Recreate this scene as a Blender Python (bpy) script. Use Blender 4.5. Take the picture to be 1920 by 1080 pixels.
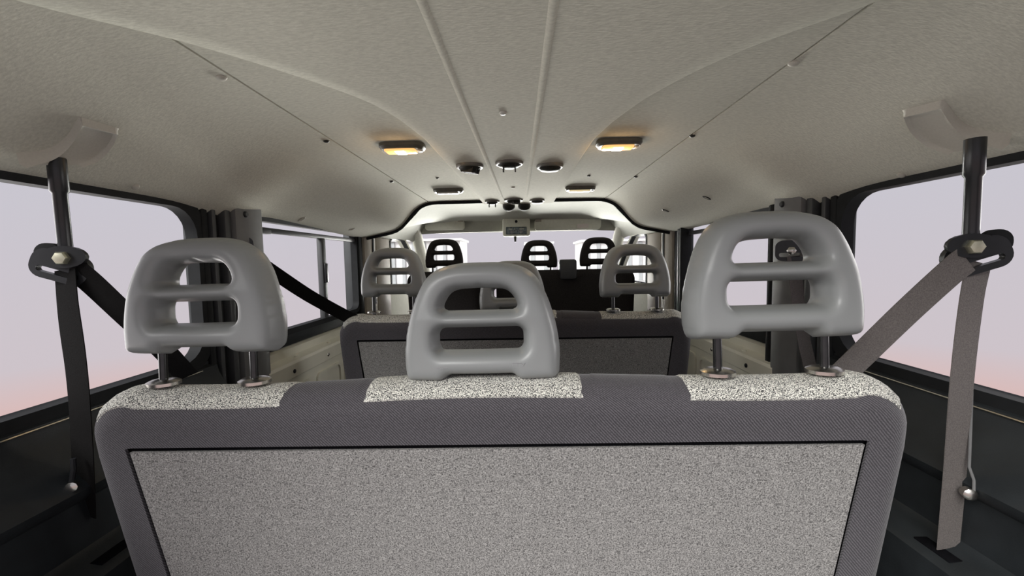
import bpy, bmesh, math, random
import numpy as np
from mathutils import Vector, Matrix
random.seed(4); np.random.seed(4)
for o in list(bpy.data.objects): bpy.data.objects.remove(o, do_unlink=True)
SC = bpy.context.scene
COL = SC.collection

# ------------------------------------------------------------------ camera
F, VPX, VPY, ROLL = 766.0, 975.0, 487.0, math.radians(0.95)
CAM = Vector((0.015, 0.0, 1.25))
_v = Vector(((VPX-960)/F, (540-VPY)/F, -1)).normalized()
_u = Vector((-math.sin(ROLL), math.cos(ROLL), 0)); _u = (_u - _v*_u.dot(_v)).normalized()
_x = _v.cross(_u)
B = Matrix((_x, _v, _u)).transposed()          # columns: camera-space images of world X, Y, Z
R = B.inverted()                                # camera -> world
cam = bpy.data.cameras.new('camera'); cam.sensor_width = 36; cam.lens = F/1920*36
cam.clip_start = 0.02; cam.clip_end = 300
camo = bpy.data.objects.new('camera', cam); COL.objects.link(camo)
camo.matrix_world = Matrix.Translation(CAM) @ R.to_4x4()
SC.camera = camo
def ray(px, py): return R @ Vector(((px-960)/F, (540-py)/F, -1))
def P(px, py, d):                               # the point at forward distance d seen there in the photo
    r = ray(px, py); return CAM + r*(d/r.y)
def PX(px, py, X):                              # on the wall plane x = X
    r = ray(px, py); return CAM + r*((X-CAM.x)/r.x)
def PZ(px, py, z):                              # on the level z
    r = ray(px, py); return CAM + r*((z-CAM.z)/r.z)

# ------------------------------------------------------------------ world, added fill suns, exposure
W = bpy.data.worlds.new('world'); SC.world = W; W.use_nodes = True
nt = W.node_tree; nt.nodes.clear()
tc = nt.nodes.new('ShaderNodeTexCoord'); sep = nt.nodes.new('ShaderNodeSeparateXYZ')
cr = nt.nodes.new('ShaderNodeValToRGB'); bg = nt.nodes.new('ShaderNodeBackground'); wo = nt.nodes.new('ShaderNodeOutputWorld')
mp = nt.nodes.new('ShaderNodeMapRange'); mp.inputs['From Min'].default_value = -0.5; mp.inputs['From Max'].default_value = 0.5
nt.links.new(tc.outputs['Generated'], sep.inputs[0]); nt.links.new(sep.outputs['Z'], mp.inputs['Value'])
nt.links.new(mp.outputs[0], cr.inputs[0]); nt.links.new(cr.outputs[0], bg.inputs[0]); nt.links.new(bg.outputs[0], wo.inputs[0])
e = cr.color_ramp.elements
e[0].position = 0.0; e[0].color = (0.50, 0.50, 0.50, 1)
e[1].position = 0.62; e[1].color = (0.60, 0.58, 0.635, 1)
for pos, c in ((0.12, (0.56, 0.50, 0.49)), (0.23, (0.74, 0.47, 0.43)), (0.28, (0.71, 0.51, 0.49)), (0.345, (0.63, 0.565, 0.60))):
    k = cr.color_ramp.elements.new(pos); k.color = (*c, 1)
bg.inputs['Strength'].default_value = 1.0
def sun(name, direction, strength, angle, color=(1, 1, 1)):
    l = bpy.data.lights.new(name, 'SUN'); l.energy = strength; l.angle = math.radians(angle); l.color = color
    o = bpy.data.objects.new(name, l); COL.objects.link(o)
    o.rotation_euler = Vector(direction).to_track_quat('-Z', 'Y').to_euler(); o.location = (0, -4, 4)
    return o
sun('fill_sun_rear', (0.80, 1, -0.95), 5.5, 40, (1, 0.99, 0.96))  # added broad fill on the bench back and headrests from behind
sun('fill_sun_front', (0.0, -1, 0.24), 16.0, 30, (1, 1, 0.94))  # added upward fill brightening the cab roof and front ceiling
sun('fill_sun_left', (1, -0.25, 0.30), 3.0, 60, (1, 0.98, 0.95))  # added side fill through the left windows, lifting the right ceiling
sun('fill_sun_right', (-1, -0.25, -0.22), 2.2, 40, (1, 0.98, 0.95))  # added side fill reaching the cream lower wall on the left
SC.view_settings.view_transform = 'Standard'; SC.view_settings.look = 'None'
SC.view_settings.exposure = 0.0; SC.view_settings.gamma = 1.0; SC.view_settings.use_curve_mapping = False

# ------------------------------------------------------------------ materials
MATS = {}
def mat(name, col, rough=0.6, metal=0.0, spec=0.5, nscale=0, namt=0.0, bump=0.0, bscale=None, col2=None, ramp=(0.35, 0.65), detail=2, stretch=None, coat=0.0, sheen=0.0):
    m = bpy.data.materials.new(name); m.use_nodes = True; n = m.node_tree.nodes; L = m.node_tree.links
    b = n['Principled BSDF']; b.inputs['Base Color'].default_value = (*col, 1); b.inputs['Roughness'].default_value = rough
    b.inputs['Metallic'].default_value = metal; b.inputs['Specular IOR Level'].default_value = spec
    if coat: b.inputs['Coat Weight'].default_value = coat
    if sheen: b.inputs['Sheen Weight'].default_value = sheen
    t = n.new('ShaderNodeTexCoord'); src = t.outputs['Object']
    if stretch:
        mpn = n.new('ShaderNodeMapping'); mpn.inputs['Scale'].default_value = stretch
        L.new(src, mpn.inputs[0]); src = mpn.outputs[0]
    if nscale:
        nz = n.new('ShaderNodeTexNoise'); nz.inputs['Scale'].default_value = nscale; nz.inputs['Detail'].default_value = detail
        L.new(src, nz.inputs['Vector'])
        rp = n.new('ShaderNodeValToRGB'); L.new(nz.outputs['Fac'], rp.inputs[0])
        c2 = col2 if col2 else tuple(c*(1-namt) for c in col)
        rp.color_ramp.elements[0].position = ramp[0]; rp.color_ramp.elements[1].position = ramp[1]
        rp.color_ramp.elements[0].color = (*c2, 1); rp.color_ramp.elements[1].color = (*col, 1)
        L.new(rp.outputs[0], b.inputs['Base Color'])
    if bump:
        nb = n.new('ShaderNodeTexNoise'); nb.inputs['Scale'].default_value = bscale or nscale or 200; nb.inputs['Detail'].default_value = 2
        L.new(src, nb.inputs['Vector'])
        bp = n.new('ShaderNodeBump'); bp.inputs['Strength'].default_value = bump; bp.inputs['Distance'].default_value = 0.002
        L.new(nb.outputs['Fac'], bp.inputs['Height']); L.new(bp.outputs[0], b.inputs['Normal'])
    MATS[name] = m
    return m
mat('headliner', (0.575, 0.555, 0.475), 0.95, spec=0.1, nscale=260, namt=0.14, bump=0.25, bscale=320, stretch=(0.35, 1, 1))
mat('headliner_plastic', (0.50, 0.475, 0.415), 0.6, spec=0.3, nscale=300, namt=0.06)
mat('grey_plastic', (0.25, 0.26, 0.258), 0.36, spec=0.5, nscale=5, namt=0.06, bump=0.06, bscale=900)
mat('carpet', (0.40, 0.39, 0.375), 0.95, spec=0.05, nscale=500, col2=(0.06, 0.058, 0.058), ramp=(0.30, 0.70), detail=4, bump=0.5, bscale=500)
mat('speckle', (0.80, 0.79, 0.72), 0.9, spec=0.05, nscale=640, col2=(0.03, 0.03, 0.034), ramp=(0.40, 0.60), detail=3, bump=0.4, bscale=400)
def weave(name, c1, c2, scale):
    m = mat(name, c1, 0.9, spec=0.1, sheen=0.15); n = m.node_tree.nodes; L = m.node_tree.links
    t = n.new('ShaderNodeTexCoord'); w = n.new('ShaderNodeTexWave'); w.inputs['Scale'].default_value = scale
    w.bands_direction = 'DIAGONAL'; w.inputs['Distortion'].default_value = 1.2; w.inputs['Detail'].default_value = 1; w.inputs['Detail Scale'].default_value = 3
    nz = n.new('ShaderNodeTexNoise'); nz.inputs['Scale'].default_value = 500
    mx = n.new('ShaderNodeMath'); mx.operation = 'MULTIPLY'
    L.new(t.outputs['Object'], w.inputs[0]); L.new(t.outputs['Object'], nz.inputs['Vector'])
    L.new(w.outputs['Fac'], mx.inputs[0]); L.new(nz.outputs['Fac'], mx.inputs[1])
    rp = n.new('ShaderNodeValToRGB'); rp.color_ramp.elements[0].color = (*c2, 1); rp.color_ramp.elements[1].color = (*c1, 1)
    rp.color_ramp.elements[0].position = 0.05; rp.color_ramp.elements[1].position = 0.5
    L.new(mx.outputs[0], rp.inputs[0]); L.new(rp.outputs[0], n['Principled BSDF'].inputs['Base Color'])
    bp = n.new('ShaderNodeBump'); bp.inputs['Strength'].default_value = 0.35; bp.inputs['Distance'].default_value = 0.001
    L.new(mx.outputs[0], bp.inputs['Height']); L.new(bp.outputs[0], n['Principled BSDF'].inputs['Normal'])
    return m
weave('dark_fabric', (0.115, 0.108, 0.118), (0.04, 0.038, 0.042), 130)
mat('dark_cloth', (0.035, 0.032, 0.032), 0.95, spec=0.05, nscale=300, namt=0.4)
mat('black_gap', (0.006, 0.006, 0.007), 0.9, spec=0.0, nscale=100, namt=0.2)
mat('black_trim', (0.015, 0.018, 0.020), 0.5, spec=0.4, nscale=20, namt=0.25, bump=0.15, bscale=500)
mat('black_rubber', (0.012, 0.013, 0.014), 0.7, spec=0.2, nscale=40, namt=0.2)
mat('pillar_trim', (0.135, 0.135, 0.135), 0.55, spec=0.4, nscale=30, namt=0.08, bump=0.1, bscale=500)
mat('pillar_dark', (0.05, 0.052, 0.055), 0.5, spec=0.4, nscale=30, namt=0.1)
mat('beige_trim', (0.36, 0.32, 0.27), 0.6, spec=0.3, nscale=30, namt=0.08)
mat('cream_paint', (0.72, 0.70, 0.60), 0.38, spec=0.5, nscale=8, namt=0.08)
mat('cab_lining', (0.40, 0.40, 0.345), 0.8, spec=0.1, nscale=60, namt=0.06)
mat('cab_trim', (0.74, 0.74, 0.64), 0.7, spec=0.2, nscale=60, namt=0.06)
mat('steel', (0.62, 0.60, 0.55), 0.25, 1.0, nscale=60, namt=0.15)
mat('bolt_zinc', (0.70, 0.68, 0.52), 0.35, 0.9, nscale=90, namt=0.2)
mat('black_metal', (0.016, 0.017, 0.019), 0.32, 0.0, spec=0.45, nscale=40, namt=0.2)
mat('post_metal', (0.06, 0.06, 0.06), 0.22, 0.8, nscale=80, namt=0.2)
mat('belt_lit_tone', (0.15, 0.135, 0.128), 0.8, spec=0.2, nscale=500, namt=0.3, bump=0.2, bscale=700)  # belt webbing painted lighter, as where light falls on it
mat('belt_shade_tone', (0.009, 0.0085, 0.0085), 0.9, spec=0.08, nscale=500, namt=0.3, bump=0.2, bscale=700)  # same webbing with shade put into its colour
mat('vent_dark', (0.03, 0.03, 0.026), 0.5, spec=0.3, nscale=60, namt=0.2)
mat('vent_ring', (0.55, 0.54, 0.48), 0.35, spec=0.6, nscale=60, namt=0.1)
mat('vent_rim', (0.13, 0.128, 0.11), 0.4, spec=0.5, nscale=60, namt=0.1)
mat('lamp_housing', (0.11, 0.105, 0.085), 0.35, spec=0.6, nscale=60, namt=0.15)
mat('white_wall', (0.85, 0.85, 0.83), 0.8, nscale=3, namt=0.05)
mat('column_grey', (0.42, 0.44, 0.44), 0.8, nscale=3, namt=0.1)
mat('asphalt', (0.45, 0.45, 0.44), 0.9, nscale=20, namt=0.2)
mat('display_screen', (0.20, 0.24, 0.26), 0.3, nscale=90, col2=(0.08, 0.10, 0.11), ramp=(0.4, 0.6))
mat('print_grey', (0.30, 0.30, 0.31), 0.5, nscale=90, namt=0.1)
mat('label_pink', (0.75, 0.62, 0.60), 0.6, nscale=400, col2=(0.80, 0.79, 0.72), ramp=(0.45, 0.55))
def emis(name, col, s):
    m = mat(name, col, 0.4, nscale=30, namt=0.1); b = m.node_tree.nodes['Principled BSDF']
    b.inputs['Emission Color'].default_value = (*col, 1); b.inputs['Emission Strength'].default_value = s
    return m
emis('lens_lit', (1.0, 0.58, 0.20), 0.9); emis('bulb_lit', (1.0, 0.86, 0.55), 14.0); emis('lens_dim', (1.0, 0.85, 0.5), 0.5)
mat('lens_off', (0.42, 0.41, 0.36), 0.3, nscale=40, namt=0.1)
g = bpy.data.materials.new('glass'); g.use_nodes = True; n = g.node_tree.nodes; L = g.node_tree.links; n.clear()
tr = n.new('ShaderNodeBsdfTransparent'); gl = n.new('ShaderNodeBsdfGlossy'); mx = n.new('ShaderNodeMixShader'); fr = n.new('ShaderNodeFresnel'); mu = n.new('ShaderNodeMath'); oo = n.new('ShaderNodeOutputMaterial')
gl.inputs['Roughness'].default_value = 0.05; fr.inputs['IOR'].default_value = 1.25; mu.operation = 'MULTIPLY'; mu.inputs[1].default_value = 0.008
tr.inputs[0].default_value = (0.985, 0.985, 0.99, 1)
L.new(fr.outputs[0], mu.inputs[0]); L.new(mu.outputs[0], mx.inputs[0]); L.new(tr.outputs[0], mx.inputs[1]); L.new(gl.outputs[0], mx.inputs[2]); L.new(mx.outputs[0], oo.inputs[0])
MATS['glass'] = g

# ------------------------------------------------------------------ mesh helpers
def mesh_obj(name, verts, faces, m, parent=None, smooth=True, angle=40):
    me = bpy.data.meshes.new(name); me.from_pydata([tuple(v) for v in verts], [], [tuple(f) for f in faces]); me.validate(); me.update()
    bm = bmesh.new(); bm.from_mesh(me); bmesh.ops.recalc_face_normals(bm, faces=bm.faces)
    if smooth:
        for f in bm.faces: f.smooth = True
        for ed in bm.edges:
            if len(ed.link_faces) == 2 and ed.calc_face_angle(0) > math.radians(angle): ed.smooth = False
    bm.to_mesh(me); bm.free()
    me.materials.append(MATS[m] if isinstance(m, str) else m)
    o = bpy.data.objects.new(name, me); COL.objects.link(o)
    if parent is not None: o.parent = parent
    return o
def tag(o, label=None, cat=None, group=None, kind=None):
    if label: o['label'] = label
    if cat: o['category'] = cat
    if group: o['group'] = group
    if kind: o['kind'] = kind
    return o
def empty(name, loc=(0, 0, 0), rz=0):
    o = bpy.data.objects.new(name, None); COL.objects.link(o); o.empty_display_size = 0.05
    o.location = loc; o.rotation_euler = (0, 0, rz); return o
class G:                                        # geometry collector
    def __init__(s): s.v = []; s.f = []
    def add(s, vs, fs):
        k = len(s.v); s.v += [tuple(v) for v in vs]; s.f += [tuple(i+k for i in f) for f in fs]; return s
    def box(s, a, b, bev=0.0):
        bm = bmesh.new(); bmesh.ops.create_cube(bm, size=1)
        for v in bm.verts: v.co = Vector([(a[i]+b[i])/2 + v.co[i]*(b[i]-a[i]) for i in range(3)])
        if bev: bmesh.ops.bevel(bm, geom=bm.edges[:], offset=bev, segments=2, affect='EDGES', profile=0.5)
        bm.verts.index_update(); s.add([v.co.copy() for v in bm.verts], [[v.index for v in f.verts] for f in bm.faces]); bm.free(); return s
    def tube(s, pts, r, n=12, caps=True):
        pts = [Vector(p) for p in pts]; rs = r if isinstance(r, (list, tuple)) else [r]*len(pts); vs = []; up = None
        for i, p in enumerate(pts):
            t = (pts[min(i+1, len(pts)-1)] - pts[max(i-1, 0)]).normalized()
            if up is None: up = Vector((0, 0, 1)) if abs(t.z) < 0.9 else Vector((1, 0, 0))
            a = t.cross(up).normalized(); b = a.cross(t); up = b
            for k in range(n):
                q = 2*math.pi*k/n; vs.append(p + (a*math.cos(q) + b*math.sin(q))*rs[i])
        fs = [(i*n+k, i*n+(k+1) % n, (i+1)*n+(k+1) % n, (i+1)*n+k) for i in range(len(pts)-1) for k in range(n)]
        if caps: fs += [tuple(range(n)), tuple(range((len(pts)-1)*n, len(pts)*n))]
        return s.add(vs, fs)
    def lathe(s, prof, M=Matrix(), n=20):       # prof: (r, z) list about local z
        vs = []; fs = []; m = len(prof)
        for (r, z) in prof:
            for k in range(n):
                q = 2*math.pi*k/n; vs.append(M @ Vector((r*math.cos(q), r*math.sin(q), z)))
        for i in range(m-1):
            for k in range(n): fs.append((i*n+k, i*n+(k+1) % n, (i+1)*n+(k+1) % n, (i+1)*n+k))
        fs += [tuple(range(n)), tuple(range((m-1)*n, m*n))]
        return s.add(vs, fs)
    def prism(s, poly, M, h):                   # polygon in local xy extruded along local z
        n = len(poly); vs = [M @ Vector((x, y, 0)) for x, y in poly] + [M @ Vector((x, y, h)) for x, y in poly]
        return s.add(vs, [tuple(range(n)), tuple(range(n, 2*n))] + [(k, (k+1) % n, n+(k+1) % n, n+k) for k in range(n)])
    def ring(s, outer, inner, f0, f1):          # frame between two loops of equal length; f0/f1 map 2d -> 3d at each depth
        n = len(outer); vs = [f0(p) for p in outer] + [f0(p) for p in inner] + [f1(p) for p in outer] + [f1(p) for p in inner]; fs = []
        for k in range(n):
            j = (k+1) % n
            fs += [(k, j, n+j, n+k), (2*n+k, 2*n+j, 3*n+j, 3*n+k), (k, j, 2*n+j, 2*n+k), (n+k, n+j, 3*n+j, 3*n+k)]
        return s.add(vs, fs)
    def build(s, name, m, parent=None, smooth=True, angle=40): return mesh_obj(name, s.v, s.f, m, parent, smooth, angle)
def rrect(a0, b0, a1, b1, r, n=6):
    out = []
    for (ca, cb, q0) in ((a1-r, b1-r, 0), (a0+r, b1-r, 90), (a0+r, b0+r, 180), (a1-r, b0+r, 270)):
        for k in range(n+1):
            q = math.radians(q0 + 90*k/n); out.append((ca + r*math.cos(q), cb + r*math.sin(q)))
    return out
def ribbon(pts, width_dirs, w, t=0.0016):       # webbing: centre points, width direction at each
    g_ = G(); vs = []; n = len(pts)
    for i in range(n):
        p = Vector(pts[i]); d = Vector(width_dirs[i]).normalized()
        tan = (Vector(pts[min(i+1, n-1)]) - Vector(pts[max(i-1, 0)])).normalized(); d = (d - tan*d.dot(tan)).normalized()
        nn = d.cross(tan).normalized(); ww = w[i] if isinstance(w, (list, tuple)) else w
        vs += [p - d*ww/2 - nn*t/2, p + d*ww/2 - nn*t/2, p + d*ww/2 + nn*t/2, p - d*ww/2 + nn*t/2]
    fs = [(i*4+k, i*4+(k+1) % 4, i*4+4+(k+1) % 4, i*4+4+k) for i in range(n-1) for k in range(4)] + [(0, 1, 2, 3), tuple(range((n-1)*4, n*4))]
    g_.add(vs, fs); return g_
def spline(pts, n=8):                           # Catmull-Rom through points of any dimension
    pts = [np.array(p, float) for p in pts]; q = [2*pts[0]-pts[1]] + pts + [2*pts[-1]-pts[-2]]; out = []
    for i in range(1, len(q)-2):
        for k in range(n):
            t = k/n; a, b, c, d = q[i-1:i+3]
            out.append(0.5*((2*b) + (c-a)*t + (2*a-5*b+4*c-d)*t*t + (-a+3*b-3*c+d)*t**3))
    out.append(pts[-1]); return [tuple(o) for o in out]

# ------------------------------------------------------------------ shell measures
ZC = CAM.z; XW = 0.90
ZT0, ZB0 = ZC + 0.155, ZC - 0.262               # window opening top, bottom
YR, YC0, YC1, YB0, YB1 = 0.10, 1.135, 1.37, 2.25, 2.74   # rear end, rear pillar, middle pillar
YH = 2.34                                       # front end of the headliner
gx = np.linspace(0, 0.93, 63)
def smooth_prof(xs, hs):
    p = np.interp(gx, xs, hs); q = np.concatenate([[p[0]]*3, p, p[-1] + (p[-1]-p[-2])*np.arange(1, 4)])
    return np.convolve(q, np.array([1, 2, 3, 4, 3, 2, 1])/16, 'valid')
PR = smooth_prof([0, .495, .60, .68, .75, .81, .86, .93], [.342, .338, .320, .292, .258, .220, .182, .135])
PF = smooth_prof([0, .495, .56, .60, .64, .69, .78, .93], [.340, .337, .312, .275, .212, .178, .160, .130])
def prof(ax, y):
    t = min(max((y-1.25)/(YH-1.25), 0), 1); t = t*t*(3-2*t)
    b = 0.0
    if ax > 0.62: b = 0.022*math.exp(-((y-1.24)/0.13)**2)*min((ax-0.62)/0.15, 1)   # swelling over the rear pillar
    return ZC + (1-t)*np.interp(ax, gx, PR) + t*np.interp(ax, gx, PF) - b
def ceil_hit(px, py, dz=0.0):
    r = ray(px, py)
    lo = 0.0; k = 0.05
    while k < 6:
        p = CAM + r*k
        if p.z > prof(abs(p.x), p.y) - dz: break
        lo = k; k += 0.01
    for _ in range(30):
        m = (lo+k)/2; p = CAM + r*m
        if p.z > prof(abs(p.x), p.y) - dz: k = m
        else: lo = m
    return CAM + r*lo

# ------------------------------------------------------------------ ceiling: roof skin, three headliner panels, duct
def sheet(xs, ys, off, th, name, m, parent):
    vs = []; nx, ny = len(xs), len(ys)
    for dz in (0, th):
        for y in ys:
            for x in xs: vs.append((x, y, prof(abs(x), y) - off + dz))
    q = nx*ny; fs = []
    for j in range(ny-1):
        for i in range(nx-1):
            a = j*nx+i; fs += [(a, a+1, a+nx+1, a+nx), (q+a, q+a+nx, q+a+nx+1, q+a+1)]
    for i in range(nx-1):
        fs += [(i, i+1, q+i+1, q+i), ((ny-1)*nx+i, (ny-1)*nx+i+1, q+(ny-1)*nx+i+1, q+(ny-1)*nx+i)]
    for j in range(ny-1):
        fs += [(j*nx, (j+1)*nx, q+(j+1)*nx, q+j*nx), (j*nx+nx-1, (j+1)*nx+nx-1, q+(j+1)*nx+nx-1, q+j*nx+nx-1)]
    return mesh_obj(name, vs, fs, m, parent)
ys = np.linspace(YR, YH, 60)
ceiling = tag(sheet(np.linspace(-0.93, 0.93, 40), ys, -0.03, 0.02, 'ceiling', 'black_trim', None), 'pale grey fabric headliner over the rear cabin', kind='structure')
GAP = 0.0022
sheet(np.linspace(-0.495+GAP, 0.495-GAP, 16), ys, 0, 0.02, 'headliner_panel', 'headliner', ceiling)
for s in (-1, 1):
    sheet(s*np.linspace(0.495+GAP, 0.884, 36), ys, 0, 0.02, 'headliner_panel', 'headliner', ceiling)
# air duct with flared rear end
ZD = ZC + 0.320
Lp = [(905, 378), (850, 318), (800, 262), (748, 222), (690, 190), (600, 157), (470, 115), (345, 78), (210, 45), (90, 18), (20, 0)]
Rp = [(1040, 373), (1075, 315), (1110, 262), (1145, 230), (1200, 190), (1290, 140), (1400, 90), (1520, 47), (1660, 0)]
Le = sorted([(PZ(x, y, ZD).y, PZ(x, y, ZD).x) for x, y in Lp]); Re = sorted([(PZ(x, y, ZD).y, PZ(x, y, ZD).x) for x, y in Rp])
yd = np.concatenate([np.linspace(YR+0.02, 0.5, 12), np.linspace(0.52, 1.3, 40), np.linspace(1.33, YH+0.02, 16)])
def edge(E, y):
    a = [q[0] for q in E]; b = [q[1] for q in E]
    if y < a[0]: return b[0] + (b[1]-b[0])/(a[1]-a[0])*(y-a[0])*0.35
    return float(np.interp(y, a, b))
def sm(E):
    v = np.array([edge(E, y) for y in yd]); q = np.concatenate([[v[0]]*2, v, [v[-1]]*2]); return np.convolve(q, [.1, .2, .4, .2, .1], 'valid')
eL, eR = sm(Le), sm(Re)
eL = np.clip(eL, -0.66, 0); eR = np.clip(eR, 0, 0.66)
vs = []; cols = 17; tpar = np.linspace(0, 1, cols)
for i, y in enumerate(yd):
    for k, t in enumerate(tpar):
        x = eL[i] + (eR[i]-eL[i])*t
        dz = 0.0
        vs.append((x, y, ZD - 0.004*math.sin(math.pi*t)))
    a, b = eL[i], eR[i]
    # rounded lips up to the headliner
    vs.append((a-0.007, y, ZD+0.004)); vs.append((a-0.018, y, ZD+0.022)); vs.append((b+0.007, y, ZD+0.004)); vs.append((b+0.018, y, ZD+0.022))
fs = []; st = cols+4
for i in range(len(yd)-1):
    a = i*st; b = a+st
    for k in range(cols-1): fs.append((a+k, a+k+1, b+k+1, b+k))
    fs += [(a, b, b+cols, a+cols), (a+cols, b+cols, b+cols+1, a+cols+1), (a+cols-1, a+cols+2, b+cols+2, b+cols-1), (a+cols+2, a+cols+3, b+cols+3, b+cols+2)]
n0 = (len(yd)-1)*st
fs.append(tuple([n0+cols+1, n0+cols] + [n0+k for k in range(cols)] + [n0+cols+2, n0+cols+3]))
fs.append(tuple([cols+1, cols] + [k for k in range(cols)] + [cols+2, cols+3]))
duct = mesh_obj('air_duct', vs, fs, 'headliner', ceiling, angle=70)
for (a, b) in (((790, 0), (942, 372)), ((1036, 20), (986, 372))):
    p, q = PZ(*a, ZD-0.003), PZ(*b, ZD-0.003); d = (q-p)
    p = p - d*0.25; path = [p + d*1.25*t for t in np.linspace(0, 1, 24)]
    gg = G(); vs2 = []
    for c in path:
        for (ox, oz) in ((-0.010, 0.004), (-0.006, -0.002), (-0.002, -0.0045), (0.002, -0.0045), (0.006, -0.002), (0.010, 0.004)): vs2.append((c.x+ox, c.y, ZD-0.0025+oz))
    gg.add(vs2, [(i*6+k, i*6+(k+1) % 6, i*6+6+(k+1) % 6, i*6+6+k) for i in range(23) for k in range(6)] + [(0, 1, 2, 3, 4, 5), tuple(range(23*6, 24*6))])
    gg.build('rib', 'headliner', duct, angle=80)
# clips and plugs
for (x, y, r, m) in ((943, 211, .0085, 'vent_ring'), (415, 145, .009, 'headliner_plastic'), (1488, 118, .009, 'headliner_plastic'), (612, 264, .008, 'vent_dark'), (1298, 254, .008, 'vent_dark'),
                     (734, 340, .008, 'vent_dark'), (820, 333, .007, 'vent_dark'), (1104, 329, .007, 'vent_dark'), (1192, 331, .008, 'vent_dark'), (962, 351, .009, 'headliner_plastic'), (254, 350, .008, 'headliner_plastic'), (1690, 328, .008, 'headliner_plastic')):
    p = ceil_hit(x, y) if not 850 < x < 1060 else PZ(x, y, ZD-0.004)
    ax = abs(p.x); sl = (prof(ax+0.005, p.y) - prof(ax-0.005, p.y))/0.01*(1 if p.x > 0 else -1)
    if 850 < x < 1060: sl = 0
    Mx = Matrix.Translation(p) @ Vector((sl, 0, -1)).to_track_quat('Z', 'Y').to_matrix().to_4x4()
    G().lathe([(r, -0.004), (r, 0.0015), (r*0.75, 0.004), (r*0.3, 0.005)], Mx, 14).build('trim_clip', m, ceiling)
for (x, y) in ((1325, 371), (1248, 395), (566, 411), (660, 430)):
    p = ceil_hit(x, y); ax = abs(p.x); sl = (prof(ax+0.005, p.y) - prof(ax-0.005, p.y))/0.01*(1 if p.x > 0 else -1)
    Mx = Matrix.Translation(p) @ Vector((sl, 0, -1)).to_track_quat('Z', 'Y').to_matrix().to_4x4() @ Matrix.Diagonal((1, 1.6, 1, 1))
    G().lathe([(0.011, -0.004), (0.011, 0.0012), (0.008, 0.002), (0.006, -0.002)], Mx, 14).build('hole_plug', 'vent_dark' if x > 900 else 'headliner_plastic', ceiling)
# front edge seal of the headliner
pts = [(x, YH+0.004, prof(abs(x), YH)-0.004) for x in np.linspace(-0.9, 0.9, 61)]
G().tube(pts, 0.011, 8).build('edge_seal', 'black_rubber', ceiling)
# cover plates over the belt posts
def cover(rear, front, s):
    DZ = (.004, .008, .016, .024); N = 16; vs = []
    ra = spline([tuple(ceil_hit(*e_, dz)) for e_, dz in zip(rear, DZ)], 6); fa = spline([tuple(ceil_hit(*e_, dz)) for e_, dz in zip(front, DZ)], 6)
    M_ = len(ra)-1
    for j in range(M_+1):
        for i in range(N+1):
            u = i/N; p = Vector(ra[j]).lerp(Vector(fa[j]), u); e_ = min(u, 1-u, j/M_)
            rim = 0.005 if 0.02 < e_ < 0.10 else 0.0
            if e_ < 0.001: rim = -0.003
            vs.append((p.x - s*rim*.5, p.y, p.z - rim))
    fs = [(j*(N+1)+i, j*(N+1)+i+1, (j+1)*(N+1)+i+1, (j+1)*(N+1)+i) for j in range(M_) for i in range(N)]
    q = len(vs); vs += [(x + s*.006, y, prof(abs(x), y)+.006) for x, y, z in vs]
    fs2 = [tuple(i+q for i in f) for f in fs]; bd = [i for i in range(N+1)] + [j*(N+1)+N for j in range(1, M_+1)] + [M_*(N+1)+i for i in range(N-1, -1, -1)] + [j*(N+1) for j in range(M_-1, 0, -1)]
    fs3 = [(bd[k], bd[(k+1) % len(bd)], q+bd[(k+1) % len(bd)], q+bd[k]) for k in range(len(bd))]
    return mesh_obj('cover_plate', vs, fs+fs2+fs3, 'headliner_plastic', ceiling, angle=50)
cover([(150, 222), (128, 262), (95, 292), (38, 310)], [(225, 244), (212, 272), (190, 296), (160, 309)], -1)
cover([(1768, 190), (1795, 230), (1828, 256), (1890, 274)], [(1690, 210), (1705, 244), (1735, 270), (1775, 286)], 1)

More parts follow.
